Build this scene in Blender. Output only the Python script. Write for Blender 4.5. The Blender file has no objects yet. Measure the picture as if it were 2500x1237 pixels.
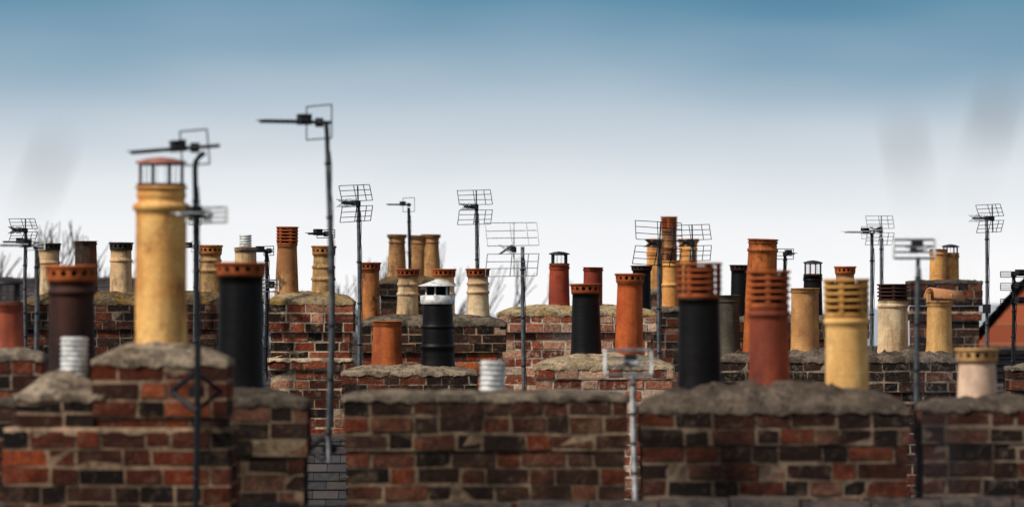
import bpy, math, random
from mathutils import Vector, Matrix, noise
R = random.Random(7)
EYE = 10.0          # eye level above the street, heights below are relative to it
scene = bpy.context.scene
scene.view_settings.view_transform = 'Standard'
scene.view_settings.look = 'None'
scene.view_settings.exposure = 0

def lin(c):
    o = []
    for v in c:
        v /= 255.0
        o.append(v/12.92 if v <= 0.04045 else ((v+0.055)/1.055)**2.4)
    return (o[0], o[1], o[2], 1.0)

# ------------------------------------------------------------------ mesh builder
class MB:
    def __init__(s):
        s.v=[]; s.f=[]; s.m=[]; s.sm=[]; s.c=[]; s.col=(1,1,1,1)
    def add(s, vs, fs, mat=0, smooth=False, M=None):
        b=len(s.v)
        for p in vs:
            p=Vector(p)
            if M is not None: p=M@p
            s.v.append(p); s.c.append(s.col)
        for f in fs:
            s.f.append([b+i for i in f]); s.m.append(mat); s.sm.append(smooth)
    def box(s,x0,x1,y0,y1,z0,z1,mat=0,jit=0.0,M=None):
        vs=[(x,y,z) for z in (z0,z1) for y in (y0,y1) for x in (x0,x1)]
        if jit: vs=[(a+R.uniform(-jit,jit),b+R.uniform(-jit,jit),c+R.uniform(-jit,jit)) for a,b,c in vs]
        s.add(vs,[(0,2,3,1),(4,5,7,6),(0,1,5,4),(2,6,7,3),(0,4,6,2),(1,3,7,5)],mat,False,M)
    def lathe(s,prof,seg=40,mat=0,M=None,wob=0.0,capb=False,capt=False):
        n=len(prof); vs=[]; ph=R.uniform(0,6.28)
        for r,z in prof:
            for i in range(seg):
                a=2*math.pi*i/seg
                rr=r*(1+wob*math.sin(2*a+ph+z*3)+wob*0.6*math.sin(3*a+z*9))
                vs.append((rr*math.cos(a),rr*math.sin(a),z))
        fs=[]
        for j in range(n-1):
            for i in range(seg):
                k=(i+1)%seg
                fs.append((j*seg+i,j*seg+k,(j+1)*seg+k,(j+1)*seg+i))
        if capb: fs.append(tuple(reversed(range(seg))))
        if capt: fs.append(tuple(range((n-1)*seg,n*seg)))
        s.add(vs,fs,mat,True,M)
    def tube(s,pts,r,mat=0,seg=8,M=None,r1=None):
        pts=[Vector(p) for p in pts]; vs=[]; n=len(pts)
        for j,p in enumerate(pts):
            d=(pts[min(j+1,n-1)]-pts[max(j-1,0)]).normalized()
            up=Vector((0,0,1)) if abs(d.z)<0.9 else Vector((0,1,0))
            a=d.cross(up).normalized(); b=d.cross(a).normalized()
            rr=r if r1 is None else r+(r1-r)*j/(n-1)
            for i in range(seg):
                t=2*math.pi*i/seg
                vs.append(p+a*math.cos(t)*rr+b*math.sin(t)*rr)
        fs=[]
        for j in range(n-1):
            for i in range(seg):
                k=(i+1)%seg
                fs.append((j*seg+i,j*seg+k,(j+1)*seg+k,(j+1)*seg+i))
        fs.append(tuple(range(seg))); fs.append(tuple(range((n-1)*seg,n*seg)))
        s.add(vs,fs,mat,seg>4,M)
    def build(s,name,mats,loc=(0,0,0),rot=(0,0,0),parent=None):
        me=bpy.data.meshes.new(name)
        me.from_pydata([tuple(p) for p in s.v],[],s.f)
        for m in mats: me.materials.append(m)
        me.polygons.foreach_set('material_index',s.m)
        me.polygons.foreach_set('use_smooth',s.sm)
        ca=me.color_attributes.new('bcol','FLOAT_COLOR','POINT')
        ca.data.foreach_set('color',[x for c in s.c for x in c])
        me.update()
        ob=bpy.data.objects.new(name,me)
        bpy.context.collection.objects.link(ob)
        ob.location=loc; ob.rotation_euler=rot
        if parent: ob.parent=parent
        return ob

# ------------------------------------------------------------------ materials
class NT:
    def __init__(s,name,rough=0.85,metal=0.0,spec=0.3):
        s.mat=bpy.data.materials.new(name); s.mat.use_nodes=True
        s.t=s.mat.node_tree; s.b=s.t.nodes['Principled BSDF']
        s.b.inputs['Roughness'].default_value=rough
        s.b.inputs['Metallic'].default_value=metal
        s.b.inputs['Specular IOR Level'].default_value=spec
        s.tc=s.t.nodes.new('ShaderNodeTexCoord')
        s.oi=s.t.nodes.new('ShaderNodeObjectInfo')
        w=s.t.nodes.new('ShaderNodeMath'); w.operation='MULTIPLY'; w.inputs[1].default_value=41.0
        s.t.links.new(s.oi.outputs['Random'],w.inputs[0]); s.w=w.outputs[0]
    def L(s,a,b): s.t.links.new(a,b)
    def noise(s,sc,scale3=(1,1,1),det=6,rough=0.6):
        mp=s.t.nodes.new('ShaderNodeMapping'); mp.inputs['Scale'].default_value=scale3
        s.L(s.tc.outputs['Object'],mp.inputs[0])
        n=s.t.nodes.new('ShaderNodeTexNoise'); n.noise_dimensions='4D'
        n.inputs['Scale'].default_value=sc; n.inputs['Detail'].default_value=det
        n.inputs['Roughness'].default_value=rough
        s.L(mp.outputs[0],n.inputs['Vector']); s.L(s.w,n.inputs['W'])
        return n.outputs['Fac']
    def ramp(s,x,a,b,lo=0.0,hi=1.0):
        m=s.t.nodes.new('ShaderNodeMapRange'); m.interpolation_type='SMOOTHSTEP'
        m.inputs[1].default_value=a; m.inputs[2].default_value=b
        m.inputs[3].default_value=lo; m.inputs[4].default_value=hi
        s.L(x,m.inputs[0]); return m.outputs[0]
    def mix(s,f,a,b,mode='MIX'):
        m=s.t.nodes.new('ShaderNodeMix'); m.data_type='RGBA'; m.blend_type=mode
        for i,x in ((0,f),(6,a),(7,b)):
            if isinstance(x,(float,int)): m.inputs[i].default_value=x
            elif isinstance(x,tuple): m.inputs[i].default_value=x
            else: s.L(x,m.inputs[i])
        return m.outputs[2]
    def math(s,op,a,b):
        m=s.t.nodes.new('ShaderNodeMath'); m.operation=op
        for i,x in ((0,a),(1,b)):
            if isinstance(x,(float,int)): m.inputs[i].default_value=x
            else: s.L(x,m.inputs[i])
        return m.outputs[0]
    def bump(s,h,st,dist=0.01):
        b=s.t.nodes.new('ShaderNodeBump'); b.inputs['Strength'].default_value=st
        b.inputs['Distance'].default_value=dist
        s.L(h,b.inputs['Height']); s.L(b.outputs[0],s.b.inputs['Normal'])
    def done(s,col):
        if isinstance(col,tuple): s.b.inputs['Base Color'].default_value=col
        else: s.L(col,s.b.inputs['Base Color'])
        return s.mat

_pm={}
def pot_mat(c1,c2,dark=(38,28,24),soot=0.6,rough=0.75,lichen=0.0,spec=0.3):
    key=(c1,c2,dark,soot,rough,lichen)
    if key in _pm: return _pm[key]
    soot=min(1.0,soot+0.12)
    n=NT('fired_clay',rough,0,spec)
    a=n.noise(5,(1,1,0.7),6); f=n.noise(11,(1,1,0.12),6,0.7); g=n.noise(55,det=5); h=n.noise(7,(1,1,0.8),10,0.75)
    rings=n.noise(3,(0.3,0.3,26),3); spk=n.noise(90,det=3); big=n.noise(3.2,(1,1,0.6),5,0.6)
    c=n.mix(n.ramp(a,0.4,0.6),lin(c1),lin(c2))
    st=n.math('MULTIPLY',n.ramp(f,0.47,0.66),soot)
    c=n.mix(st,c,lin(dark))
    c=n.mix(n.math('MULTIPLY',n.ramp(h,0.50,0.62),soot),c,lin(dark))
    c=n.mix(n.math('MULTIPLY',n.ramp(big,0.5,0.68),soot*0.8),c,n.mix(0.7,c,lin(dark)))
    c=n.mix(n.ramp(g,0.38,0.62,0.0,0.3),c,n.mix(0.6,c,lin(dark)))
    c=n.mix(n.ramp(rings,0.45,0.65,0.0,0.2),c,n.mix(0.5,c,lin(dark)))
    c=n.mix(n.ramp(spk,0.66,0.72,0.0,0.6),c,lin(dark))
    if lichen>0:
        c=n.mix(n.math('MULTIPLY',n.ramp(n.noise(22,det=4),0.52,0.6),lichen),c,lin((176,146,50)))
    n.bump(n.math('ADD',g,n.math('MULTIPLY',rings,0.8)),0.4,0.004)
    _pm[key]=n.done(c); return _pm[key]

BUFF=lambda s=0.35: pot_mat((228,166,92),(202,134,68),(96,56,30),s)
CREAM=lambda s=0.5: pot_mat((228,200,158),(198,162,120),(64,48,36),s)
TAN=lambda s=0.6: pot_mat((184,134,84),(148,98,56),(44,32,26),s)
TERRA=lambda s=0.35: pot_mat((182,94,42),(146,68,30),(58,30,18),s)
RED=lambda s=0.3: pot_mat((158,64,36),(128,48,28),(50,24,18),s)
BLACK=lambda s=0.3: pot_mat((7,7,10),(3,3,4),(26,22,20),s*0.5,0.5,0,0.18)
BROWN=lambda s=0.6: pot_mat((104,68,46),(76,50,36),(28,21,18),s)
RUST=lambda s=0.5: pot_mat((66,32,20),(38,20,15),(12,9,9),s)

def metal(name,c,rough=0.4,m=0.8):
    n=NT(name,rough,m); g=n.noise(30,det=5)
    return n.done(n.mix(n.ramp(g,0.35,0.75),lin(c),lin(tuple(int(v*0.6) for v in c))))
ALU=metal('weathered_aluminium',(222,222,220),0.6,0.1)
STEEL=metal('galvanised_steel',(104,108,112),0.5,0.4)
DARKM=metal('dark_steel',(32,34,40),0.55,0.3)
PALE=metal('pale_aluminium',(206,208,208),0.5,0.1)
RUSTM=metal('rusty_steel',(92,52,40),0.8,0.1)
CAPM=metal('painted_cap',(164,104,92),0.6,0.0)
n=NT('hollow_shade',1.0); HOLLOW_SHADE=n.done((0.004,0.004,0.004,1))  # near-black plugs and sleeves inside pots and flues, painted shade of the hollow
n=NT('black_plastic',0.6); BOX=n.done((0.012,0.012,0.014,1))

def brick_mat(mortar,smear=0.4,soot=0.4):
    n=NT('old_brick',0.92,0,0.12)
    at=n.t.nodes.new('ShaderNodeAttribute'); at.attribute_name='bcol'
    a=n.noise(9,det=10,rough=0.75); b=n.noise(2.6,(1,1,1.3),6,0.65); f=n.noise(60,det=6,rough=0.7); d=n.noise(24,det=8,rough=0.7)
    e=n.noise(5,(1,1,0.35),8,0.7)
    c=n.mix(n.ramp(f,0.38,0.62,0.0,0.7),at.outputs['Color'],n.mix(0.75,at.outputs['Color'],(0.010,0.007,0.006,1)))
    c=n.mix(n.math('MULTIPLY',n.ramp(d,0.52,0.64),smear*0.8),c,lin(mortar))
    c=n.mix(n.math('MULTIPLY',n.ramp(a,0.54,0.64),smear*0.8),c,lin(mortar))
    c=n.mix(n.math('MULTIPLY',n.ramp(e,0.5,0.64),soot*0.8),c,n.mix(0.8,c,lin((22,17,15))))
    c=n.mix(n.math('MULTIPLY',n.ramp(b,0.43,0.6),min(1,soot*1.3)),c,lin((22,17,15)))
    n.bump(n.math('ADD',f,n.math('MULTIPLY',d,1.2)),0.8,0.01)
    return n.done(c)
def joint_mat(c,soot=0.4):
    n=NT('mortar_joint',0.95,0,0.1)
    f=n.noise(50,det=6,rough=0.7); b=n.noise(2.6,(1,1,1.3),6,0.65); g=n.noise(10,det=8,rough=0.7); e=n.noise(5,(1,1,0.35),8,0.7)
    k=n.mix(n.ramp(f,0.4,0.62,0,0.45),lin(c),lin(tuple(int(v*0.55) for v in c)))
    k=n.mix(n.ramp(g,0.46,0.6,0,0.7),k,lin(tuple(int(v*0.4) for v in c)))
    k=n.mix(n.math('MULTIPLY',n.ramp(e,0.5,0.64),soot*0.8),k,lin((40,33,29)))
    k=n.mix(n.math('MULTIPLY',n.ramp(b,0.43,0.6),min(1,soot*1.1)),k,lin((32,26,23)))
    n.bump(f,0.6,0.006)
    return n.done(k)
def mortar_mat(c1,c2,lichen=0.0,moss=0.1,dark=(48,42,38)):
    n=NT('lime_mortar',0.95,0,0.1)
    a=n.noise(6,det=10,rough=0.75); f=n.noise(60,det=6,rough=0.7); b=n.noise(14,det=8,rough=0.7)
    c=n.mix(n.ramp(a,0.42,0.58),lin(c1),lin(c2))
    c=n.mix(n.math('MULTIPLY',n.ramp(b,0.48,0.6),0.7),c,lin(dark))
    c=n.mix(n.math('MULTIPLY',n.ramp(n.noise(9,det=5),0.53,0.64),moss),c,lin((78,74,46)))
    if lichen: c=n.mix(n.math('MULTIPLY',n.ramp(n.noise(12,det=7,rough=0.7),0.50,0.58),lichen),c,lin((186,142,36)))
    c=n.mix(n.ramp(f,0.4,0.62,0,0.4),c,lin(dark))
    n.bump(n.math('ADD',f,n.math('MULTIPLY',b,2.0)),0.9,0.014)
    return n.done(c)

# ------------------------------------------------------------------ brickwork
PAL=dict(
 front=[(104,50,34),(134,60,36),(164,76,42),(42,31,28),(170,88,54),(66,40,32),(112,54,38),(30,24,23),(84,48,38)],
 mid=[(94,54,40),(118,64,44),(58,40,34),(146,90,66),(136,64,40),(72,47,38),(104,60,46),(38,30,28),(86,58,46),(62,46,38)],
 dark=[(84,47,36),(102,54,40),(48,35,31),(128,64,42),(60,39,34),(32,27,26),(138,94,76),(42,31,29),(112,56,38),(70,48,40)],
 pink=[(194,122,92),(168,88,60),(214,168,138),(140,66,44),(224,190,162),(114,60,46),(184,104,74),(206,150,120)],
 orange=[(186,84,38),(160,66,32),(198,102,52),(114,54,34),(174,90,52),(86,46,34)],
 sooty=[(60,44,36),(78,52,40),(44,35,31),(98,60,44),(34,29,27)],
 red=[(170,82,54),(144,62,40),(186,106,76),(90,46,34),(46,33,30),(200,142,110),(118,56,40)])
CH=0.075
def brick_block(mb,x0,x1,y0,y1,z0,z1,pal,core=1,mat=0,tone=1.0):
    j=0.002
    mb.box(x0+j,x1-j,y0+j,y1-j,z0,z1-0.002,core)
    n=max(1,round((z1-z0)/CH)); ch=(z1-z0)/n
    for k in range(n):
        za=z0+k*ch+0.007; zb=z0+(k+1)*ch-0.007
        def run(L,off):
            out=[]; p=off; i=k+R.randint(0,1)
            while p<L-0.03:
                w=0.18 if i%2==0 else 0.095
                if R.random()<0.25: w=0.14
                w+=R.uniform(-0.008,0.008)
                e=min(p+w,L); 
                if L-e<0.045: e=L
                out.append((p,e)); p=e+R.uniform(0.010,0.018); i+=1
            return out
        def colr():
            c=lin(R.choice(pal)); t=R.uniform(0.7,1.2)*tone
            mb.col=(c[0]*t,c[1]*t,c[2]*t,1)
        def zj(): return R.uniform(-0.004,0.004),R.uniform(-0.004,0.004)
        for (a,b) in run(x1-x0,0):
            for fr in (0,1):
                colr(); q=R.uniform(-0.001,0.004); u,v=zj()
                if fr==0: mb.box(x0+a,x0+b,y0-q,y0+0.1,za+u,zb+v,mat,0.0028)
                else: mb.box(x0+a,x0+b,y1-0.1,y1+q,za+u,zb+v,mat,0.0028)
        for (a,b) in run(y1-y0-0.224,0):
            for fr in (0,1):
                colr(); q=R.uniform(-0.001,0.004); ya=y0+0.112; u,v=zj()
                if fr==0: mb.box(x0-q,x0+0.1,ya+a,ya+b,za+u,zb+v,mat,0.0028)
                else: mb.box(x1-0.1,x1+q,ya+a,ya+b,za+u,zb+v,mat,0.0028)
    mb.col=(1,1,1,1)

def flaunch(mb,x0,x1,y0,y1,z,h,mat,p=4,ov=0.006,bumpy=0.012,pw=0.75):
    nx=max(16,int((x1-x0)/0.02)); ny=20; sd=R.uniform(0,100)
    x0-=ov;x1+=ov;y0-=ov;y1+=ov
    vs=[];fs=[]
    for j in range(ny+1):
        for i in range(nx+1):
            u=i/nx*2-1; v=j/ny*2-1
            x=x0+(x1-x0)*i/nx; y=y0+(y1-y0)*j/ny
            k=max(0,(1-abs(u)**p)*(1-abs(v)**2.2))
            nn=noise.fractal(Vector((x*9+sd,y*9,sd)),1.0,2.0,5)*bumpy
            n2=noise.noise(Vector((x*34+sd,y*34,1)))*bumpy*0.5
            edge=noise.noise(Vector((x*18,y*18+sd,3)))*0.010 if (i in(0,nx) or j in (0,ny)) else 0
            vs.append((x+edge,y+edge,z+0.014+h*k**pw+nn*(0.4+k)+n2))
    W=nx+1
    for j in range(ny):
        for i in range(nx):
            fs.append((j*W+i,j*W+i+1,(j+1)*W+i+1,(j+1)*W+i))
    ring=[i for i in range(W)]+[j*W+nx for j in range(1,ny+1)]+[ny*W+i for i in range(nx-1,-1,-1)]+[j*W for j in range(ny-1,0,-1)]
    b=len(vs)
    for r in ring:
        x,y,_=vs[r]; vs.append((x,y,z-0.012+noise.noise(Vector((x*20,y*20,sd)))*0.018))
    m=len(ring)
    for i in range(m):
        k=(i+1)%m; fs.append((ring[k],ring[i],b+i,b+k))
    mb.add(vs,fs,mat,True)

def stack(x0,x1,Y,top,peak,pal='mid',corb=3,out=0.022,dep=0.5,mort=(118,100,84),smear=0.35,soot=0.4,cpal=None,
          fl=((136,124,108),(104,94,82)),lichen=0.0,p=4,bottom=-2.2,extra=None,rot=0.0,moss=0.1,bands=(),bumpy=0.012,tone=1.0,pw=0.75):
    mb=MB(); cx=(x0+x1)/2; w=(x1-x0)/2; d=dep/2
    zt=top; zc=top-corb*CH
    P=PAL[pal]; CP=PAL[cpal] if cpal else P
    brick_block(mb,-w+out,w-out,-d+out,d-out,bottom,zc,P,tone=tone)
    for b in bands:   # projecting string courses
        brick_block(mb,-w+out*0.2,w-out*0.2,-d+out*0.2,d-out*0.2,b,b+CH,CP,tone=tone)
        flaunch(mb,-w+out*0.2,w-out*0.2,-d+out*0.2,d-out*0.2,b+CH,0.006,1,bumpy=0.004)
    if corb:
        brick_block(mb,-w,w,-d,d,zc+0.001,zt,CP,tone=tone*0.9)
    flaunch(mb,-w,w,-d,d,zt,peak-top-0.016,2,p=p,bumpy=bumpy,pw=pw)
    if extra: extra(mb,cx)
    return mb.build('chimney_stack',[brick_mat(mort,smear,soot),joint_mat(tuple(min(255,int(v*1.1)) for v in mort),soot),
        mortar_mat(fl[0],fl[1],lichen,moss)],(cx,Y,EYE),(0,0,rot))

# ------------------------------------------------------------------ pots
def holes_band(mb,r0,r1,z0,z1,mat,n=14,hr=0.4):
    # cylindrical band pierced by real round holes
    def P(t,z,dr=0.0):
        f=(z-z0)/(z1-z0); r=r0+(r1-r0)*f-dr
        return (r*math.cos(t),r*math.sin(t),z)
    for c in range(n):
        ta=2*math.pi*c/n; tb=2*math.pi*(c+1)/n; tm=(ta+tb)/2; zm=(z0+z1)/2
        out=[(ta,z0),(tm,z0),(tb,z0),(tb,zm),(tb,z1),(tm,z1),(ta,z1),(ta,zm)]
        rz=min((z1-z0)*hr*0.85,(tb-ta)*r0*hr*0.8); rt=rz/r0
        inn=[]
        for (t,z) in out:
            an=math.atan2((z-zm)/(z1-z0),(t-tm)/(tb-ta))
            inn.append((tm+rt*math.cos(an),zm+rz*math.sin(an)))
        vs=[P(*q) for q in out]+[P(*q) for q in inn]+[P(t,z,0.02) for t,z in inn]
        fs=[]
        for i in range(8):
            k=(i+1)%8
            fs.append((i,k,8+k,8+i)); fs.append((8+i,8+k,16+k,16+i))
        mb.add(vs,fs,mat,False)
def pot(x,Y,zb,zt,rb,rt,body,top='open',th=0.0,tmat=None,rings=(),lean=(0,0),name='chimney_pot',flare=0.0,cap_h=0.1,neck=0.0):
    """zb,zt: base / top of the clay body, th: height of the terminal above it"""
    mb=MB(); H=zt-zb; mats=[body,tmat or body,HOLLOW_SHADE,ALU,DARKM,CAPM,RUSTM]
    prof=[(rb*1.04,-0.09),(rb*1.04,0.0)]
    N=14
    for i in range(1,N+1):
        f=i/N; r=rb+(rt-rb)*f
        if flare and f>0.8: r+=flare*((f-0.8)/0.2)**2
        prof.append((r,H*f*0.985))
    def ring_at(z,amt,hh):
        nonlocal prof
        f=z/H; r=rb+(rt-rb)*f
        prof=[q for q in prof if abs(q[1]-z)>hh*1.1]
        prof+= [(r,z-hh),(r+amt*0.8,z-hh*0.7),(r+amt,z),(r+amt*0.8,z+hh*0.7),(r,z+hh)]
        prof.sort(key=lambda q:q[1])
    for g in rings: ring_at(H*g,0.009,0.014)
    if neck:
        r=rt; prof=[q for q in prof if q[1]<H-0.03]
        prof+=[(r+0.001,H-0.026),(r+0.012,H-0.02),(r+0.015,H-0.004),(r+0.010,H+0.006),(r-0.004,H+0.010),(r-0.009,H+0.022),(r-0.004,H+0.030),(r-0.001,H+0.044),(r-0.004,H+0.052)]
        H+=neck; rt=r-0.006; prof.append((rt,H*0.985))
    rim=0.010 if top in('open','cage','flue','hood','cone') else 0.004
    r=rt+flare
    prof+=[(r+rim,H*0.985),(r+rim*1.2,H-0.004),(r+rim*0.5,H),(r-0.018,H),(r-0.022,H-0.02),(r-0.024,H-0.14)]
    if rim>0.005 and not neck:
        prof=[q for q in prof if not (H-0.035<q[1]<H*0.985-1e-6)]
        k=[i for i,q in enumerate(prof) if q[1]>=H-0.035][0]
        prof.insert(k,(r+0.001,H-0.036)); prof.insert(k+1,(r+rim,H-0.03))
    mb.lathe(prof,44,0,wob=0.009)
    mb.lathe([(0.001,H-0.13),(r-0.02,H-0.13)],30,2)  # black disc closes the bore, in place of its unlit depth
    if top=='holes':
        z0=H; rr=rt+flare
        mb.lathe([(rr-0.01,z0-0.004),(rr+0.008,z0),(rr+0.010,z0+th*0.18)],44,1)
        holes_band(mb,rr+0.010,rr+0.013,z0+th*0.18,z0+th*0.78,1,n=14)
        mb.lathe([(rr+0.013,z0+th*0.78),(rr+0.02,z0+th*0.82),(rr+0.021,z0+th*0.95),(rr+0.012,z0+th),(rr-0.014,z0+th),(rr-0.018,z0+th*0.85)],44,1)
        mb.lathe([(rr-0.014,z0),(rr-0.016,z0+th)],36,2)
        mb.lathe([(0.001,z0+th*0.5),(rr-0.012,z0+th*0.5)],36,2)
    elif top=='louvre':
        rr=rt+flare+0.004; k=5 if th>0.13 else 4; c0=th*0.14
        mb.lathe([(rr-0.02,H-0.01),(rr-0.004,H),(rr+0.004,H+c0*0.5),(rr-0.006,H+c0)],44,1)
        st=(th-c0)/k
        for i in range(k):
            a=H+c0+i*st; g=st*0.52
            o=0.006 if i<k-1 else 0.008
            mb.lathe([(rr-0.022,a+g),(rr+o-0.004,a+g),(rr+o,a+g+0.003),(rr+o,a+st-0.003),(rr+o-0.004,a+st),(rr-0.022,a+st),(rr-0.022,a+g)],44,1)
        for i in range(6):
            t=2*math.pi*(i+0.35)/6; M=Matrix.Rotation(t,4,'Z')
            mb.box(rr-0.02,rr+0.002,-0.010,0.010,H+c0*0.8,H+th-0.004,1,0,M)
        mb.lathe([(rr*0.72,H-0.02),(rr*0.72,H+th*0.9)],30,2)  # black core paints the dark interior behind the louvres
        mb.lathe([(0.001,H+th*0.9),(rr*0.72,H+th*0.9)],30,2)
    elif top=='cage':
        rr=rt-0.006
        mb.lathe([(rr+0.004,H-0.01),(rr+0.01,H),(rr+0.01,H+0.012),(rr,H+0.014)],40,6)
        for i in range(4):
            t=2*math.pi*(i+0.3)/4; c,s_=math.cos(t)*rr,math.sin(t)*rr
            mb.tube([(c,s_,H-0.05),(c,s_,H+th)],0.007,6 if i==2 else 4)
        for i in range(12):
            t=2*math.pi*i/12; c,s_=math.cos(t)*rr*0.92,math.sin(t)*rr*0.92
            mb.tube([(c,s_,H),(c,s_,H+th)],0.0014,4,4)
        for zz in (0.93,):
            mb.lathe([(rr*0.92,H+th*zz),(rr*0.95,H+th*zz+0.002),(rr*0.92,H+th*zz+0.005)],40,4)
        mb.lathe([(rr+0.014,H+th),(rr+0.012,H+th+0.010),(rr*0.6,H+th+0.022),(0.001,H+th+0.028)],40,5 if cap_h>0.05 else 4)
        mb.lathe([(0.001,H+th+0.004),(rr+0.014,H+th)],40,4)
    elif top=='cone':
        mb.lathe([(rt+0.014,H-0.03),(rt+0.02,H-0.02),(rt+0.022,H+0.03),(rt-0.01,H+0.036)],44,3)
        for i in range(6):
            t=2*math.pi*(i+0.2)/6; c,s_=math.cos(t)*(rt-0.018),math.sin(t)*(rt-0.018)
            mb.tube([(c,s_,H),(c,s_,H+th)],0.007,3)
        for i in range(16):
            t=2*math.pi*i/16; c,s_=math.cos(t)*(rt-0.03),math.sin(t)*(rt-0.03)
            mb.tube([(c,s_,H),(c,s_,H+th)],0.0035,4,5)
        mb.lathe([(rt*0.7,H),(rt*0.7,H+th)],30,2)
        mb.lathe([(rt+0.035,H+th-0.004),(rt+0.035,H+th),(rt*0.5,H+th+0.03),(0.012,H+th+0.044),(0.001,H+th+0.045)],44,3)
        mb.lathe([(0.001,H+th+0.01),(rt+0.035,H+th-0.004)],44,3)
    elif top=='flue':
        rr=0.052; pr=[(rr,H-0.1)]; k=max(3,int(th/0.022)); 
        for i in range(k):
            a=H+i*th/k; q=th/k
            pr+=[(rr-0.006,a+q*0.1),(rr+0.004,a+q*0.35),(rr+0.004,a+q*0.7),(rr-0.006,a+q*0.95)]
        pr+=[(rr-0.012,H+th),(rr-0.014,H+th-0.05)]
        mb.lathe(pr,32,3)
        mb.lathe([(0.001,H-0.004),(rt,H-0.004)],32,2)
    elif top=='hood':   # half-round ridge-tile style hood carried on small legs
        for sx in (-1,1):
            mb.box(sx*rt*0.9-0.012,sx*rt*0.9+0.012,-0.05,0.05,H-0.01,H+th*0.55,0)
        seg=14; Lh=rt*1.45; vs=[];fs=[]
        for e,xx in enumerate((-Lh,Lh)):
            for rad in (rt*1.0,rt*0.86):
                for i in range(seg+1):
                    t=math.pi*i/seg
                    vs.append((xx,math.cos(t)*rad,H+th*0.1+math.sin(t)*rad*0.95))
        W=seg+1
        for i in range(seg):
            fs.append((i,i+1,2*W+i+1,2*W+i)); fs.append((W+i+1,W+i,3*W+i,3*W+i+1))
            fs.append((i+1,i,W+i,W+i+1)); fs.append((2*W+i,2*W+i+1,3*W+i+1,3*W+i))
        fs.append((0,2*W,3*W,W)); fs.append((seg,W+seg,3*W+seg,2*W+seg))
        mb.add(vs,fs,1,True,Matrix.Rotation(math.radians(24),4,'Z')@Matrix.Rotation(math.radians(6),4,'Y'))
    return mb.build(name,mats,(x,Y,EYE+zb),(math.radians(R.uniform(-0.6,0.6)),math.radians(R.uniform(-0.7,0.7)),R.uniform(0,6)) if lean==(0,0) and top!='hood' else (math.radians(lean[1]),math.radians(lean[0]),0))

def metal_flue(x,Y,z0,z1,r):
    mb=MB(); h=z1-z0; k=max(4,int(h/0.02)); pr=[(r,-0.08)]
    for i in range(k):
        a=i*h/k;q=h/k; pr+=[(r-0.005,a+q*0.05),(r+0.003,a+q*0.3),(r+0.003,a+q*0.7),(r-0.005,a+q*0.95)]
    pr+=[(r-0.002,h),(r-0.012,h),(r-0.014,h-0.06)]
    mb.lathe(pr,32,0); mb.lathe([(0.001,h-0.05),(r-0.013,h-0.05)],32,1)
    return mb.build('metal_flue_liner',[ALU,HOLLOW_SHADE],(x,Y,EYE+z0),(0,math.radians(R.uniform(-2,2)),0))

# ---------------- front terrace stacks
def ledgeA(mb,cx):
    # lower, wider shoulder with its own mound
    brick_block(mb,-2.04-cx,-1.722-cx,-0.25,0.24,-0.459,-0.34,PAL['front'],tone=0.85)
    flaunch(mb,-2.04-cx,-1.68-cx,-0.25,0.24,-0.34,0.105,2,p=1.6,bumpy=0.016,pw=1.0)
    brick_block(mb,-2.091-cx,-1.156-cx,-0.272,0.27,-2.2,-0.470,PAL['front'],tone=0.85)
    flaunch(mb,-2.085-cx,-1.162-cx,-0.268,0.266,-0.475,0.004,1,bumpy=0.003)
stack(-1.7255,-1.173,21.3,-0.196,-0.105,'front',3,0.012,0.5,(150,124,100),0.3,0.35,fl=((172,154,132),(128,112,94)),p=2.2,
      bottom=-0.47,extra=ledgeA,moss=0.0,pw=0.9,tone=0.9)
pot(-1.460,21.3,-0.118,0.458,0.106,0.105,pot_mat((236,186,112),(216,150,76),(120,80,46),0.5),'cage',0.095,None,neck=0.078)
metal_flue(-1.822,21.3,-0.255,-0.088,0.055)

stack(-2.25,-0.891,22.5,-0.387,-0.30,'dark',3,0.014,0.5,(124,106,84),0.3,0.5,fl=((108,96,82),(74,66,58)),p=3,moss=0.05,tone=0.75)
pot(-1.192,22.5,-0.32,0.172,0.101,0.097,BLACK(),'holes',0.062,TERRA(0.2))
pot(-1.933,22.5,-0.32,0.150,0.106,0.098,RUST(),'holes',0.072,TERRA(0.3),rings=(0.9,))

stack(-0.729,0.504,22.5,-0.362,-0.326,'mid',3,0.012,0.5,(134,114,92),0.45,0.5,fl=((140,126,108),(98,88,76)),p=8,moss=0.03,bumpy=0.009,tone=0.85)
metal_flue(-0.086,22.5,-0.335,-0.198,0.054)

stack(0.558,1.728,22.5,-0.414,-0.288,'dark',2,0.008,0.5,(132,112,94),0.38,0.48,fl=((116,102,88),(80,70,62)),p=3.0,moss=0.0,bumpy=0.026,tone=0.85)
pot(0.824,22.5,-0.315,0.075,0.097,0.090,BLACK(),'louvre',0.158,TERRA(0.2))
pot(1.130,22.5,-0.315,0.030,0.092,0.086,pot_mat((150,68,40),(124,54,32),(58,28,22),0.3),'louvre',0.168,TERRA(0.2),rings=(0.93,))
pot(1.474,22.5,-0.345,-0.010,0.095,0.092,pot_mat((236,194,124),(220,170,100),(138,98,58),0.25),'louvre',0.172,pot_mat((206,158,86),(182,128,62),(92,62,34),0.3),rings=(0.95,))

stack(1.782,2.75,22.5,-0.405,-0.355,'dark',2,0.008,0.5,(130,112,96),0.38,0.48,fl=((120,106,92),(88,78,68)),p=5,moss=0.0,bumpy=0.02,tone=0.85)
pot(2.045,22.5,-0.37,-0.205,0.088,0.080,pot_mat((228,196,170),(212,176,150),(154,124,104),0.25),'holes',0.062,pot_mat((212,168,112),(190,144,90),(112,78,52),0.3))

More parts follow.
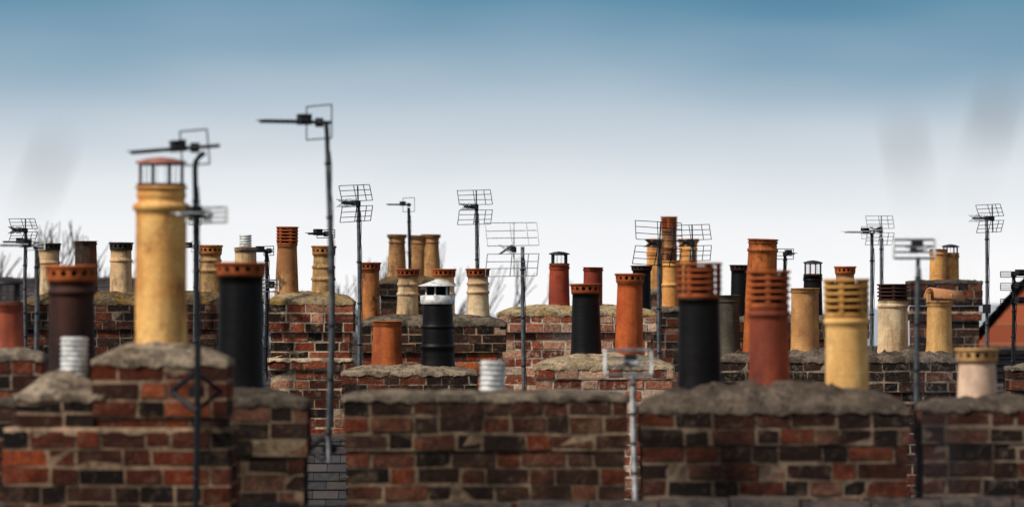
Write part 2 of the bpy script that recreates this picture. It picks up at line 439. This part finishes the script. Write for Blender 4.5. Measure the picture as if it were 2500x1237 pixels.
stack(-2.72,-2.276,25,-0.21,-0.150,'front',2,0.01,0.5,(128,110,92),0.3,0.45,fl=((160,144,124),(118,104,90)),p=2.4,tone=0.85)
pot(-2.465,25,-0.16,0.055,0.085,0.072,pot_mat((170,80,48),(144,62,38),(76,38,28),0.35),'cage',0.10,None,cap_h=0.0)

# ---------------- middle rows
stack(-1.236,-0.255,37.5,-0.426,-0.352,'dark',2,0.03,0.6,(148,130,110),0.4,0.42,fl=((162,144,120),(120,106,90)),p=3)
pot(-0.915,37.5,-0.38,-0.039,0.116,0.102,TERRA(0.25))
pot(-0.543,37.5,-0.375,0.115,0.126,0.106,BLACK(0.5),'cone',0.105,rings=(0.3,0.6))

stack(-1.258,-0.051,42.5,-0.078,0.012,'orange',3,0.03,0.6,(160,132,106),0.3,0.25,cpal='sooty',fl=((124,110,92),(82,74,62)),p=5,moss=0.25)
pot(-1.176,42.5,-0.02,0.375,0.082,0.074,pot_mat((196,124,60),(160,94,48),(38,26,20),0.8),'holes',0.066,TERRA(0.4))
pot(-0.867,42.5,0.0,0.322,0.092,0.080,CREAM(0.6),'holes',0.066,TERRA(0.4),rings=(0.55,0.8))
pot(-0.564,42.5,0.0,0.322,0.092,0.082,CREAM(0.5),'holes',0.066,TERRA(0.4),rings=(0.55,0.8))
pot(-0.282,42.5,0.0,0.322,0.096,0.084,CREAM(0.35),'holes',0.068,TERRA(0.3),rings=(0.6,0.82))

stack(-0.126,1.26,45,0.007,0.095,'pink',2,0.045,0.6,(210,192,168),0.6,0.12,cpal='pink',fl=((190,168,132),(154,134,102)),lichen=0.5,p=4,moss=0.1)
pot(0.414,45,0.079,0.446,0.094,0.084,RED(0.2),'cage',0.09,rings=(0.92,),cap_h=0.0)
pot(0.709,45,0.079,0.425,0.086,0.082,RED(0.5),rings=(0.93,))
pot(1.141,45,0.079,0.395,0.080,0.080,BLACK(),'holes',0.045,RUST(0.5))

stack(0.154,1.092,35,-0.356,-0.250,'pink',1,0.012,0.6,(196,176,154),0.6,0.12,fl=((190,168,136),(156,136,108)),p=2.2,moss=0.0)
pot(0.507,35,-0.274,0.150,0.107,0.092,BLACK(0.3),'holes',0.068,TERRA(0.15))
pot(0.801,35,-0.25,0.225,0.098,0.086,pot_mat((192,92,36),(168,72,28),(88,44,24),0.35),'holes',0.062,TERRA(0.15))

stack(-1.904,-1.232,40,0.096,0.190,'red',3,0.03,0.6,(196,174,146),0.4,0.3,fl=((176,154,120),(136,118,94)),lichen=0.45,p=3,bands=(-0.42,),moss=0.1)
pot(-1.76,40,0.18,0.544,0.092,0.076,TAN(0.8),'louvre',0.150,TERRA(0.35))
pot(-1.475,40,0.16,0.470,0.092,0.080,pot_mat((216,172,114),(186,142,96),(58,42,34),0.5,0.8,0.3),'holes',0.075,pot_mat((190,126,66),(162,112,64),(68,46,30),0.4),rings=(0.4,0.7))

stack(-4.302,-2.2,45,0.108,0.215,'dark',3,0.03,0.6,(132,116,98),0.4,0.5,fl=((116,98,76),(82,70,56)),lichen=0.35,p=7,moss=0.3)
DK=pot_mat((66,58,46),(48,42,36),(28,24,22),0.5)
pot(-4.075,45,0.2,0.575,0.098,0.092,CREAM(0.55),'holes',0.06,DK,rings=(0.7,))
pot(-3.744,45,0.2,0.655,0.104,0.092,BROWN(0.8))
pot(-3.438,45,0.2,0.575,0.098,0.090,pot_mat((228,192,146),(204,164,118),(68,50,38),0.45),'holes',0.068,DK,rings=(0.75,))
pot(-2.653,45,0.18,0.535,0.102,0.090,pot_mat((210,166,112),(176,136,92),(58,44,34),0.45,0.8,0.4),'holes',0.085,pot_mat((160,120,40),(176,108,50),(58,44,28),0.4),rings=(0.6,0.85))
pot(-2.34,45,0.18,0.60,0.100,0.094,CREAM(0.7),'flue',0.11)

stack(-1.56,-0.84,60,0.384,0.47,'sooty',2,0.03,0.6,(120,104,88),0.35,0.4,fl=((108,94,78),(78,68,56)),lichen=0.3)
for xx,tt in ((-1.349,0.95),(-1.104,0.94),(-0.955,0.95)):
    pot(xx,60,0.43,tt,0.115,0.088,pot_mat((196,144,88),(158,112,70),(38,27,22),0.75),'open',flare=0.022,rings=(0.82,))

stack(1.36,1.68,50,0.05,0.09,'dark',2,0.02,0.6,(126,110,92),0.3,0.4,p=3)
pot(1.548,50,0.06,0.536,0.084,0.076,BUFF(0.15),rings=(0.5,0.9))
stack(1.5,2.3,60,0.25,0.32,'dark',2,0.03,0.6,(126,110,92),0.3,0.4)
pot(1.68,60,0.3,0.90,0.105,0.095,BUFF(0.4),rings=(0.7,))
pot(1.845,60.3,0.3,1.0,0.105,0.09,TAN(0.6),'louvre',0.165,TERRA(0.3),rings=(0.7,))
pot(2.06,60,0.3,0.90,0.11,0.10,BUFF(0.4),'open',rings=(0.8,),flare=0.02)

stack(1.515,3.30,37.5,-0.33,-0.255,'dark',3,0.02,0.6,(148,130,114),0.45,0.45,cpal='sooty',fl=((126,112,98),(80,71,62)),p=8,moss=0.2,bumpy=0.028)
pot(1.581,37.5,-0.27,0.15,0.094,0.085,pot_mat((88,78,62),(62,54,46),(30,27,25),0.7),rings=(0.9,))
pot(1.812,37.5,-0.27,0.561,0.128,0.102,pot_mat((186,102,40),(158,80,32),(66,34,22),0.55),rings=(0.9,),lean=(1.8,0))
pot(2.145,37.5,-0.27,0.201,0.106,0.100,pot_mat((206,154,94),(178,126,76),(84,56,36),0.4))
pot(2.79,37.5,-0.265,0.105,0.112,0.106,CREAM(0.4),'louvre',0.126,RUST(0.2),rings=(0.9,))
pot(3.129,37.5,-0.26,0.105,0.096,0.086,pot_mat((234,188,118),(216,164,94),(124,82,50),0.25),'hood',0.1,pot_mat((212,152,104),(190,130,84),(110,74,50),0.35))

stack(1.9,3.12,45,-0.054,0.01,'dark',2,0.02,0.6,(126,110,96),0.35,0.4,p=6)
pot(2.005,45,0.0,0.395,0.086,0.080,BLACK(),'holes',0.05,RUST(0.3))
pot(2.642,45,-0.02,0.353,0.088,0.078,BLACK(0.8),'cage',0.105,cap_h=0.0,rings=(0.9,))
pot(2.927,45,-0.02,0.365,0.084,0.080,TAN(0.5),'holes',0.068,TERRA(0.2))

stack(3.872,4.568,50,0.32,0.345,'dark',3,0.03,0.6,(136,118,102),0.4,0.45,fl=((104,90,78),(78,68,60)),bands=(-0.05,),p=6)
pot(4.16,50,0.33,0.65,0.085,0.08,BUFF(0.35),'open',rings=(0.85,))
pot(4.29,50.1,0.33,0.60,0.085,0.08,BUFF(0.35),'cage',0.07,cap_h=0.0)
stack(3.63,4.2,37.5,-0.39,-0.35,'red',2,0.015,0.6,(130,112,96),0.35,0.35)

# ------------------------------------------------------------------ television aerials
def grid_head(mb,c,w,h,mat,ang,boomL=0.3):
    """corner-reflector aerial: two rod grids hinged behind a boom; local +x = pointing direction"""
    M=Matrix.Translation(c)@Matrix.Rotation(ang,4,'Z')@Matrix.Rotation(math.radians(R.uniform(-4,4)),4,'X')
    g=h*0.42
    for s_ in (1,-1):
        for k in range(4):
            z=s_*(h*0.08+g*k/3); xo=0.015+0.05*k/3
            mb.tube([(xo,-w/2,z+R.uniform(-.003,.003)),(xo,w/2,z+R.uniform(-.003,.003))],0.0028,mat,5,M)
        for yy in (-w/2,-w*0.02,w*0.3,w/2):
            mb.tube([(0.015,yy,s_*h*0.08),(0.065,yy,s_*(h*0.08+g))],0.0034,mat,5,M)
    mb.tube([(-0.02,0,0),(boomL,0,0)],0.008,mat,8,M)
    mb.tube([(0.0,0,-h*0.5),(0.0,0,h*0.5)],0.006,mat,8,M)
    mb.box(0.03,0.10,-0.02,0.02,-0.014,0.022,3,0,M)
    for k in range(5):
        x=0.13+k*(boomL-0.14)/4
        for s_ in (1,-1):
            mb.tube([(x,0,0),(x+0.01,s_*0.045,0.03)],0.0025,mat,4,M)
            mb.tube([(x,0,0),(x+0.01,s_*0.045,-0.03)],0.0025,mat,4,M)
def yagi_head(mb,c,L,mat,ang,frame=(0.14,0.15),tilt=0.0,n=9,th=1.0,back=0.03):
    M=Matrix.Translation(c)@Matrix.Rotation(ang,4,'Z')@Matrix.Rotation(tilt,4,'Y')
    mb.tube([(-back,0,0),(L,0,0)],0.008,mat,8,M)
    fw,fh=frame
    for s_ in (-1,1):
        mb.tube([(0.0,s_*fw/2,-fh/2),(0.0,s_*fw/2,fh/2)],0.0032*th,mat,5,M)
        mb.tube([(0.0,-fw/2,s_*fh/2),(0.0,fw/2,s_*fh/2)],0.0032*th,mat,5,M)
        if fh<0.13: mb.tube([(0.0,-fw/2,s_*fh/6),(0.0,fw/2,s_*fh/6)],0.0026*th,mat,5,M)
    mb.box(0.045,0.10,-0.024,0.024,-0.012,0.036,3,0,M)
    for k in range(n):
        x=0.09+(L-0.1)*k/(n-1); e=fw*0.30*(1-0.3*k/n)
        mb.tube([(x,-e,0.006),(x,e,0.006)],0.0026,mat,5,M)
def clamp(mb,p,mat): mb.box(p[0]-0.018,p[0]+0.018,p[1]-0.02,p[1]+0.02,p[2]-0.02,p[2]+0.02,mat)
def aerial(x,Y,z0,z1,r,heads,mm=0,bend=None,wires=True,bracket=None,bow=0.006):
    mb=MB()
    pts=[(0,0,z0)]; n=12
    for i in range(1,n+1):
        t=i/n; pts.append((bow*math.sin(t*5+x),0,z0+(z1-z0)*t))
    if bend: pts+= [(pts[-1][0]+a,0,pts[-1][2]+b) for a,b in bend]
    mb.tube(pts,r,mm,10)
    tip=pts[-1]
    if wires:   # feeder cable taped to the pole
        cp=[(r*1.3+bow*math.sin(i/24*5+x)+0.003*math.sin(i*2.1),-r*0.8,z0+(z1-z0)*i/24) for i in range(24)]
        mb.tube(cp,0.0032,3,5)
        for i in range(2,24,4): mb.lathe([(r*1.15,cp[i][2]),(r*1.5,cp[i][2]+0.006),(r*1.15,cp[i][2]+0.014)],12,3,Matrix.Translation((bow*math.sin(i/24*5+x),0,0)))
    for h in heads:
        k=h[0]; c=Vector((tip[0]+h[1],-r-0.012,z1+h[2])); 
        clamp(mb,(c[0],-r*0.5,c[2]),3)
        if k=='g': grid_head(mb,c,h[3],h[4],h[5],math.radians(h[6]),h[7])
        else: yagi_head(mb,c,h[3],h[4],math.radians(h[5]),h[6],math.radians(h[7]) if len(h)>7 else 0,th=h[8] if len(h)>8 else 1.0,back=h[9] if len(h)>9 else 0.03)
    if bracket:
        bx,bz,bs=bracket
        q=[(bx-bs,0.02,bz),(bx,0.0,bz+bs*0.8),(bx+bs,0.02,bz),(bx,0.0,bz-bs*0.8),(bx-bs,0.02,bz)]
        mb.tube(q,0.013,1,6); mb.box(-0.03,0.03,0.0,0.06,bz-0.02,bz+0.02,1)
    return mb.build('television_aerial',[STEEL,DARKM,PALE,BOX],(x,Y,EYE))
# mats: 0 steel 1 dark 2 pale ; heading: degrees, 180 = pointing left, -90 = towards viewer
aerial(-1.292,20.92,-1.1,0.60,0.011,[('y',-0.04,0.085,0.28,1,206,(0.29,0.14),5,1.1,0.11),('y',0.01,-0.19,0.16,2,225,(0.24,0.06),0,1.8)],1,
       bend=[(0.004,0.03),(0.018,0.05),(0.04,0.065)],bracket=(-0.0,-0.31,0.10))
aerial(-0.825,23.1,-0.66,0.80,0.011,[('y',-0.03,0.07,0.29,1,206,(0.28,0.15),0,1.0,0.06)],0,bend=[(-0.002,0.04),(-0.006,0.075)],bracket=(-0.03,-0.60,0.06),bow=0.010)
aerial(1.861,23.5,-1.0,0.27,0.010,[('y',-0.02,0.035,0.30,2,-84,(0.19,0.085),0,2.0)],0)
aerial(0.524,22.0,-1.0,-0.24,0.010,[('y',-0.02,0.04,0.30,2,-84,(0.2,0.105),0,2.0)],2)
aerial(-2.79,30,-1.2,0.41,0.012,[('y',0.0,-0.0,0.25,2,215,(0.2,0.05))],0)
aerial(-4.24,44.6,-0.5,0.74,0.014,[('g',0,0.0,0.26,0.20,1,245,0.22),('y',0.02,-0.1,0.22,0,200,(0.26,0.06))],0)
aerial(-1.90,39.6,-0.5,0.50,0.014,[('y',0.02,0.0,0.24,1,205,(0.2,0.07)),('y',0.03,-0.27,0.1,2,-80,(0.13,0.09),0,1.5)],1)
aerial(-1.37,38.9,-0.8,0.62,0.012,[('y',-0.04,0.0,0.16,1,215,(0.25,0.06))],1)
aerial(-1.152,38.5,-1.0,0.86,0.014,[('g',0,-0.02,0.25,0.27,1,248,0.3)],0)
aerial(-1.125,56.0,-0.8,1.18,0.016,[('y',0,0.03,0.26,1,208,(0.28,0.15))],1)
aerial(-0.306,45.0,-1.0,0.98,0.015,[('g',0,-0.03,0.31,0.30,1,250,0.3)],0)
aerial(0.078,35.0,-1.5,0.47,0.013,[('g',-0.06,-0.02,0.37,0.36,2,252,0.20)],0)
aerial(1.152,40.0,-1.5,0.56,0.014,[('g',0,0.0,0.38,0.34,1,-110,0.25)],0)
aerial(1.496,42.5,-1.5,0.62,0.014,[('g',0,-0.02,0.34,0.30,1,250,0.25)],0)
aerial(2.394,45.0,-0.2,0.54,0.013,[('y',0,0.0,0.2,1,-70,(0.16,0.09))],1)
aerial(2.982,42.5,-2.0,0.67,0.014,[('y',0,0.02,0.28,2,212,(0.3,0.10))],0)
aerial(3.6,50.0,-2.0,0.88,0.015,[('g',0,-0.05,0.28,0.28,0,245,0.2)],0)
ob=aerial(4.169,45.0,-1.4,0.85,0.014,[('g',0.05,0.0,0.26,0.24,1,230,0.3)],0)
mb=MB(); mb.box(-0.035,0.035,-0.05,0.0,0.02,0.10,0,0.002); bx=mb.build('amplifier_box',[BOX],(0,-0.005,0.0)); bx.parent=ob
aerial(3.66,37.4,-0.8,0.30,0.013,[('y',0,0.0,0.14,1,-60,(0.24,0.04)),('y',0,-0.09,0.14,1,-60,(0.24,0.05)),('y',0,-0.2,0.14,1,-60,(0.24,0.04))],1)
aerial(-2.76,44.6,-0.6,0.84,0.014,[('y',0,0.0,0.2,0,215,(0.2,0.10)),('y',0,-0.24,0.2,2,215,(0.14,0.09))],0)

# ------------------------------------------------------------------ terraced houses
n=NT('welsh_slate',0.7,0,0.2)
at=n.t.nodes.new('ShaderNodeAttribute'); at.attribute_name='bcol'
g=n.noise(25,det=6)
cc=n.mix(n.ramp(g,0.4,0.65,0,0.5),at.outputs['Color'],lin((74,70,64)))
n.bump(g,0.4,0.005); SLATE=n.done(cc)
n=NT('ridge_clay',0.9); g=n.noise(18,det=6); RIDGE=n.done(n.mix(n.ramp(g,0.4,0.6),lin((70,60,54)),lin((40,36,35))))
def wall_mat(name,rot,c1,c2,m):
    n=NT(name,0.9)
    br=n.t.nodes.new('ShaderNodeTexBrick'); mp=n.t.nodes.new('ShaderNodeMapping'); mp.inputs['Rotation'].default_value=rot
    n.L(n.tc.outputs['Object'],mp.inputs[0]); n.L(mp.outputs[0],br.inputs[0])
    br.inputs['Scale'].default_value=1.0; br.inputs['Brick Width'].default_value=0.225; br.inputs['Row Height'].default_value=0.075
    br.inputs['Mortar Size'].default_value=0.008
    br.inputs['Color1'].default_value=lin(c1); br.inputs['Color2'].default_value=lin(c2); br.inputs['Mortar'].default_value=lin(m)
    return n.done(br.outputs['Color'])
HB=wall_mat('house_brick',(math.radians(90),0,0),(168,76,42),(124,56,36),(130,112,92))
GB=wall_mat('gable_brick',(math.radians(90),0,math.radians(90)),(178,92,58),(150,74,48),(150,110,84))
n=NT('white_paint',0.5); WP=n.done((0.75,0.74,0.71,1))
n=NT('window_glass',0.08,0,0.6); GL=n.done((0.03,0.035,0.04,1))
n=NT('door_paint',0.45); DP=n.done((0.05,0.10,0.08,1))

def roof_slope(mb,x0,x1,half,drop,sgn):
    L=math.hypot(half,drop); ang=math.atan2(drop,half); rows=int(L/0.12); rh=L/rows; sw=0.19
    for i in range(rows):
        x=x0-(sw/2 if i%2 else 0)
        while x<x1:
            a=max(x,x0); b=min(x+sw,x1)
            if b-a>0.02:
                t=R.uniform(0.65,1.3); c=lin(R.choice([(54,53,57),(44,44,49),(64,59,60),(50,46,47)]))
                mb.col=(c[0]*t,c[1]*t,c[2]*t,1)
                d0=i*rh; d1=(i+1)*rh+0.04; e=R.uniform(0,0.005)
                vs=[]
                for (d,lift) in ((d0,0.004),(d1,0.022+e)):
                    for xx in (a+0.002,b-0.002):
                        for th in (0.0,-0.008):
                            yy=d*math.cos(ang); zz=-d*math.sin(ang)+lift+th
                            vs.append((xx,sgn*yy,zz))
                mb.add(vs,[(0,2,6,4),(1,5,7,3),(4,6,7,5),(0,4,5,1),(2,3,7,6),(0,1,3,2)],0)
            x+=sw
    mb.col=(1,1,1,1)
def house(x0,x1,Y,ridge,half=3.5,drop=2.0,turn=0.0,wall=None):
    e=bpy.data.objects.new('terraced_house',None); bpy.context.collection.objects.link(e)
    e.location=((x0+x1)/2,Y,0); w=(x1-x0)/2; rz=EYE+ridge
    e.rotation_euler=(0,0,math.radians(turn))
    ov=0.06 if turn else 0.0
    mb=MB(); ev=rz-drop-0.12
    vs=[(-w,-half+.15,0),(w,-half+.15,0),(w,half-.15,0),(-w,half-.15,0),(-w,-half+.15,ev),(w,-half+.15,ev),(w,half-.15,ev),(-w,half-.15,ev),(-w,0,rz-0.1),(w,0,rz-0.1)]
    mb.add(vs,[(0,1,5,4),(2,3,7,6),(0,4,8,7,3),(1,2,6,9,5),(4,5,9,8),(6,7,8,9)],0); mb.build('walls',[wall or HB],parent=e)
    mb=MB(); roof_slope(mb,-w-ov,w+ov,half,drop,-1); roof_slope(mb,-w-ov,w+ov,half,drop,1); mb.build('roof',[SLATE],(0,0,rz-0.03),parent=e)
    mb=MB(); x=-w
    while x<w-0.05:
        xe=min(x+0.30,w); t=R.uniform(-0.010,0.010)
        vs=[];seg=8
        for xx in (x+0.005,xe-0.005):
            for k in range(seg+1):
                a=math.pi*k/seg; vs.append((xx,0.10*math.cos(a),0.055*math.sin(a)+t))
        W=seg+1
        fs=[(k,k+1,W+k+1,W+k) for k in range(seg)]+[tuple(range(W)),tuple(range(2*W-1,W-1,-1))]
        mb.add(vs,fs,0,False); x=xe
    mb.build('ridge_tiles',[RIDGE],(0,0,rz-0.06),parent=e)
    mb=MB()
    yf=-half+.15
    for (cx,z0,z1,ww) in ((-w*0.5,4.3,5.9,0.5),(w*0.5,4.3,5.9,0.5),(-w*0.45,1.0,2.7,0.6)):
        mb.box(cx-ww,cx+ww,yf-0.012,yf+0.02,z0,z1,1)
        for a in (-ww,ww-0.07,-0.035): mb.box(cx+a,cx+a+0.07,yf-0.045,yf-0.013,z0,z1,0)
        for zz in (z0,(z0+z1)/2,z1-0.07): mb.box(cx-ww+0.071,cx+ww-0.071,yf-0.04,yf-0.014,zz,zz+0.07,0)
        mb.box(cx-ww-0.1,cx+ww+0.1,yf-0.09,yf+0.01,z0-0.12,z0-0.002,0)
    mb.build('windows',[WP,GL],parent=e)
    mb=MB(); mb.box(w*0.4,w*0.4+0.9,yf-0.03,yf+0.02,0.15,2.15,0)
    mb.box(w*0.4-0.08,w*0.4-0.002,yf-0.05,yf+0.02,0.15,2.25,1); mb.box(w*0.4+0.902,w*0.4+0.98,yf-0.05,yf+0.02,0.15,2.25,1)
    mb.box(w*0.4-0.1,w*0.4+1.0,yf-0.2,yf+0.02,0,0.148,1)
    mb.build('door',[DP,WP],parent=e)
    return e
for (a,b,rz) in ((-8.4,-4.2,-0.79),(-4.2,0.02,-0.79),(0.02,4.2,-0.77),(4.2,8.4,-0.76)): house(a,b,21.75,rz)
for i in range(4): house(-9.0+i*4.5,-4.5+i*4.5,38.2,-0.88+0.01*i,3.0,1.8)
for i in range(5):  house(-12+i*4.6,-7.4+i*4.6,46.5 if i<4 else 46.2,-0.85 if i<3 else -0.6,3.2,2.0)
for i in range(5):  house(-12+i*4.6,-7.4+i*4.6,60.0,-0.35,3.5,2.0)
house(6.95-3.5,6.95+3.5,64.0,0.85,2.6,2.9,81,GB)
house(4.35,8.6,50.6,-0.33,3.5,2.2)
house(-8.6,-5.4,82,0.62,3.4,2.2)

# ------------------------------------------------------------------ ground, street, hills
n=NT('ground_earth',0.95); g=n.noise(0.05,det=8); G=n.done(n.mix(n.ramp(g,0.4,0.6),lin((70,72,48)),lin((88,80,66))))
mb=MB(); mb.add([(-4000,-500,0),(4000,-500,0),(4000,6000,0),(-4000,6000,0)],[(0,1,2,3)],0); mb.build('ground',[G])
n=NT('asphalt',0.9); g=n.noise(3,det=8); AS=n.done(n.mix(g,(0.04,0.04,0.042,1),(0.065,0.063,0.06,1)))
for yy in (14.0,30.0,54.0):
    mb=MB(); mb.box(-60,60,yy-2.6,yy+2.6,-0.1,0.004,0); mb.build('street',[AS])
    for s_ in (-1,1):
        mb=MB(); mb.box(-60,60,yy+s_*3.1-0.498,yy+s_*3.1+0.498,-0.1,0.12,0); mb.build('pavement',[mortar_mat((130,126,120),(110,106,100))])
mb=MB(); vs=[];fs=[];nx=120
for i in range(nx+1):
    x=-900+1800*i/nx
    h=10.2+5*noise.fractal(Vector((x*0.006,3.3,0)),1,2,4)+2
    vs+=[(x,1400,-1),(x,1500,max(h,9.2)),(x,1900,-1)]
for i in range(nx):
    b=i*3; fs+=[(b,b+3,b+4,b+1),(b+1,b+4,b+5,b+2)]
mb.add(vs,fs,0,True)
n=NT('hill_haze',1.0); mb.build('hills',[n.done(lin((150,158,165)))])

# ------------------------------------------------------------------ trees
n=NT('bark',0.9); g=n.noise(8,(1,1,0.3)); BARK=n.done(n.mix(g,lin((78,66,60)),lin((50,43,40))))
n=NT('twig_bark',0.9); TW=n.done(lin((84,82,92)))
def bare_tree(x,Y,h,spread=0.5,seed=1):
    rr=random.Random(seed); mb=MB()
    def br(p,d,L,r,k):
        pts=[p]; q=p.copy(); dd=d.copy()
        for i in range(3):
            dd=(dd+Vector((rr.uniform(-.16,.16),rr.uniform(-.16,.16),rr.uniform(-.05,.12)))).normalized(); q=q+dd*L/3; pts.append(q.copy())
        mb.tube(pts,r,0,5 if k>3 else 3,None,r*0.62)
        if k==0: return
        for i in range(3 if k<5 else 4):
            a=rr.uniform(0,6.28); s=rr.uniform(0.35,0.85)*spread*1.6
            nd=(dd+Vector((math.cos(a)*s,math.sin(a)*s,rr.uniform(-0.1,0.35)))).normalized()
            st=pts[rr.choice((2,3,3))] if i else pts[3]
            br(st,nd,L*rr.uniform(0.6,0.8),r*0.62,k-1)
    br(Vector((0,0,0)),Vector((0,0,1)),h*0.3,h*0.022,6)
    mb.build('bare_tree',[BARK],(x,Y,0))
bare_tree(-11.8,115,13.2,0.55,3)
bare_tree(-13.2,118,12.8,0.55,9)
bare_tree(-5.9,125,12.9,0.5,5)
bare_tree(-4.3,125,12.5,0.5,8)
# slender sapling shoots close to the lens, growing up from the garden below
def shoot(pts,r0,bud):
    mb=MB(); P=[Vector(p) for p in pts]
    mb.tube([(P[0].x*1.02,P[0].y,-EYE),(P[0].x*1.01,P[0].y,-EYE*0.5),P[0]],0.012,0,8,None,r0)
    mb.tube(P,r0,0,6)
    d=(P[-1]-P[-2]).normalized(); e=P[-1]
    mb.lathe([(0.0004,-0.03),(bud*0.7,-0.014),(bud,0),(bud*0.8,0.012),(0.0004,0.024)],12,0,Matrix.Translation(e)@d.to_track_quat('Z','Y').to_matrix().to_4x4())
    mb.build('sapling_shoot',[TW],(0,0,EYE))
shoot([(-0.356,3.5,-0.20),(-0.348,3.5,0.02),(-0.328,3.5,0.075),(-0.318,3.5,0.100)],0.0005,0.0034)
shoot([(0.288,3.5,-0.20),(0.292,3.5,0.0),(0.312,3.5,0.07),(0.329,3.5,0.135)],0.0005,0.0044)
shoot([(0.297,3.6,-0.20),(0.296,3.6,0.0),(0.286,3.6,0.06),(0.277,3.6,0.118)],0.0005,0.0032)

# ------------------------------------------------------------------ light, sky
SE,SA=math.radians(44),math.radians(236)     # elevation, azimuth clockwise from +Y
w=bpy.data.worlds.new('World'); scene.world=w; w.use_nodes=True
t=w.node_tree; bg=t.nodes['Background']; bg.inputs['Strength'].default_value=0.1
tc=t.nodes.new('ShaderNodeTexCoord'); sx=t.nodes.new('ShaderNodeSeparateXYZ'); t.links.new(tc.outputs['Generated'],sx.inputs[0])
mp=t.nodes.new('ShaderNodeMapping'); mp.inputs['Scale'].default_value=(9,9,34); t.links.new(tc.outputs['Generated'],mp.inputs[0])
ns=t.nodes.new('ShaderNodeTexNoise'); ns.inputs['Scale'].default_value=1.0; ns.inputs['Detail'].default_value=2; t.links.new(mp.outputs[0],ns.inputs['Vector'])
def M(op,a,b):
    m=t.nodes.new('ShaderNodeMath'); m.operation=op
    for i,x in ((0,a),(1,b)):
        if isinstance(x,(int,float)): m.inputs[i].default_value=x
        else: t.links.new(x,m.inputs[i])
    return m.outputs[0]
zz=M('ADD',sx.outputs['Z'],M('MULTIPLY',M('SUBTRACT',ns.outputs['Fac'],0.5),0.024))
fr=M('DIVIDE',zz,0.08)
cr=t.nodes.new('ShaderNodeValToRGB'); t.links.new(fr,cr.inputs[0])
stops=[(0.08,(251,251,252)),(0.20,(241,243,246)),(0.32,(226,232,236)),(0.44,(206,215,223)),(0.56,(176,194,208)),(0.67,(140,170,190)),(0.77,(100,145,172)),(0.94,(64,116,150))]
el=cr.color_ramp.elements
el[0].position=stops[0][0]; el[0].color=lin(stops[0][1]); el[1].position=stops[-1][0]; el[1].color=lin(stops[-1][1])
for p_,c_ in stops[1:-1]:
    e=el.new(p_); e.color=lin(c_)
sc=t.nodes.new('ShaderNodeVectorMath'); sc.operation='SCALE'; sc.inputs['Scale'].default_value=10.0; t.links.new(cr.outputs[0],sc.inputs[0])
sky=t.nodes.new('ShaderNodeTexSky'); sky.sky_type='NISHITA'; sky.sun_disc=False; sky.sun_elevation=SE; sky.sun_rotation=SA
m1=t.nodes.new('ShaderNodeMix'); m1.data_type='RGBA'; m1.inputs[0].default_value=0.6; m1.inputs[7].default_value=(4.8,4.6,4.4,1); t.links.new(sky.outputs[0],m1.inputs[6])
mr=t.nodes.new('ShaderNodeMapRange'); mr.interpolation_type='SMOOTHSTEP'; mr.inputs[1].default_value=0.09; mr.inputs[2].default_value=0.35; t.links.new(sx.outputs['Z'],mr.inputs[0])
m2=t.nodes.new('ShaderNodeMix'); m2.data_type='RGBA'; t.links.new(mr.outputs[0],m2.inputs[0]); t.links.new(sc.outputs[0],m2.inputs[6]); t.links.new(m1.outputs[2],m2.inputs[7])
t.links.new(m2.outputs[2],bg.inputs['Color'])
sd=bpy.data.lights.new('sun','SUN'); sd.energy=4.2; sd.angle=math.radians(7); sd.color=(1.0,0.94,0.85)
so=bpy.data.objects.new('sun',sd); bpy.context.collection.objects.link(so)
dirv=Vector((math.sin(SA)*math.cos(SE),math.cos(SA)*math.cos(SE),math.sin(SE)))
so.rotation_euler=dirv.to_track_quat('Z','Y').to_euler(); so.location=(0,0,30)

# ------------------------------------------------------------------ camera (telephoto)
cd=bpy.data.cameras.new('camera'); cam=bpy.data.objects.new('camera',cd); bpy.context.collection.objects.link(cam)
cam.location=(0,0,EYE); cam.rotation_euler=(math.radians(90),0,0)
cd.sensor_width=36; cd.lens=180; cd.shift_y=0.0606; cd.clip_end=8000; cd.clip_start=0.1
cd.dof.use_dof=True; cd.dof.focus_distance=40; cd.dof.aperture_fstop=4.3
scene.camera=cam
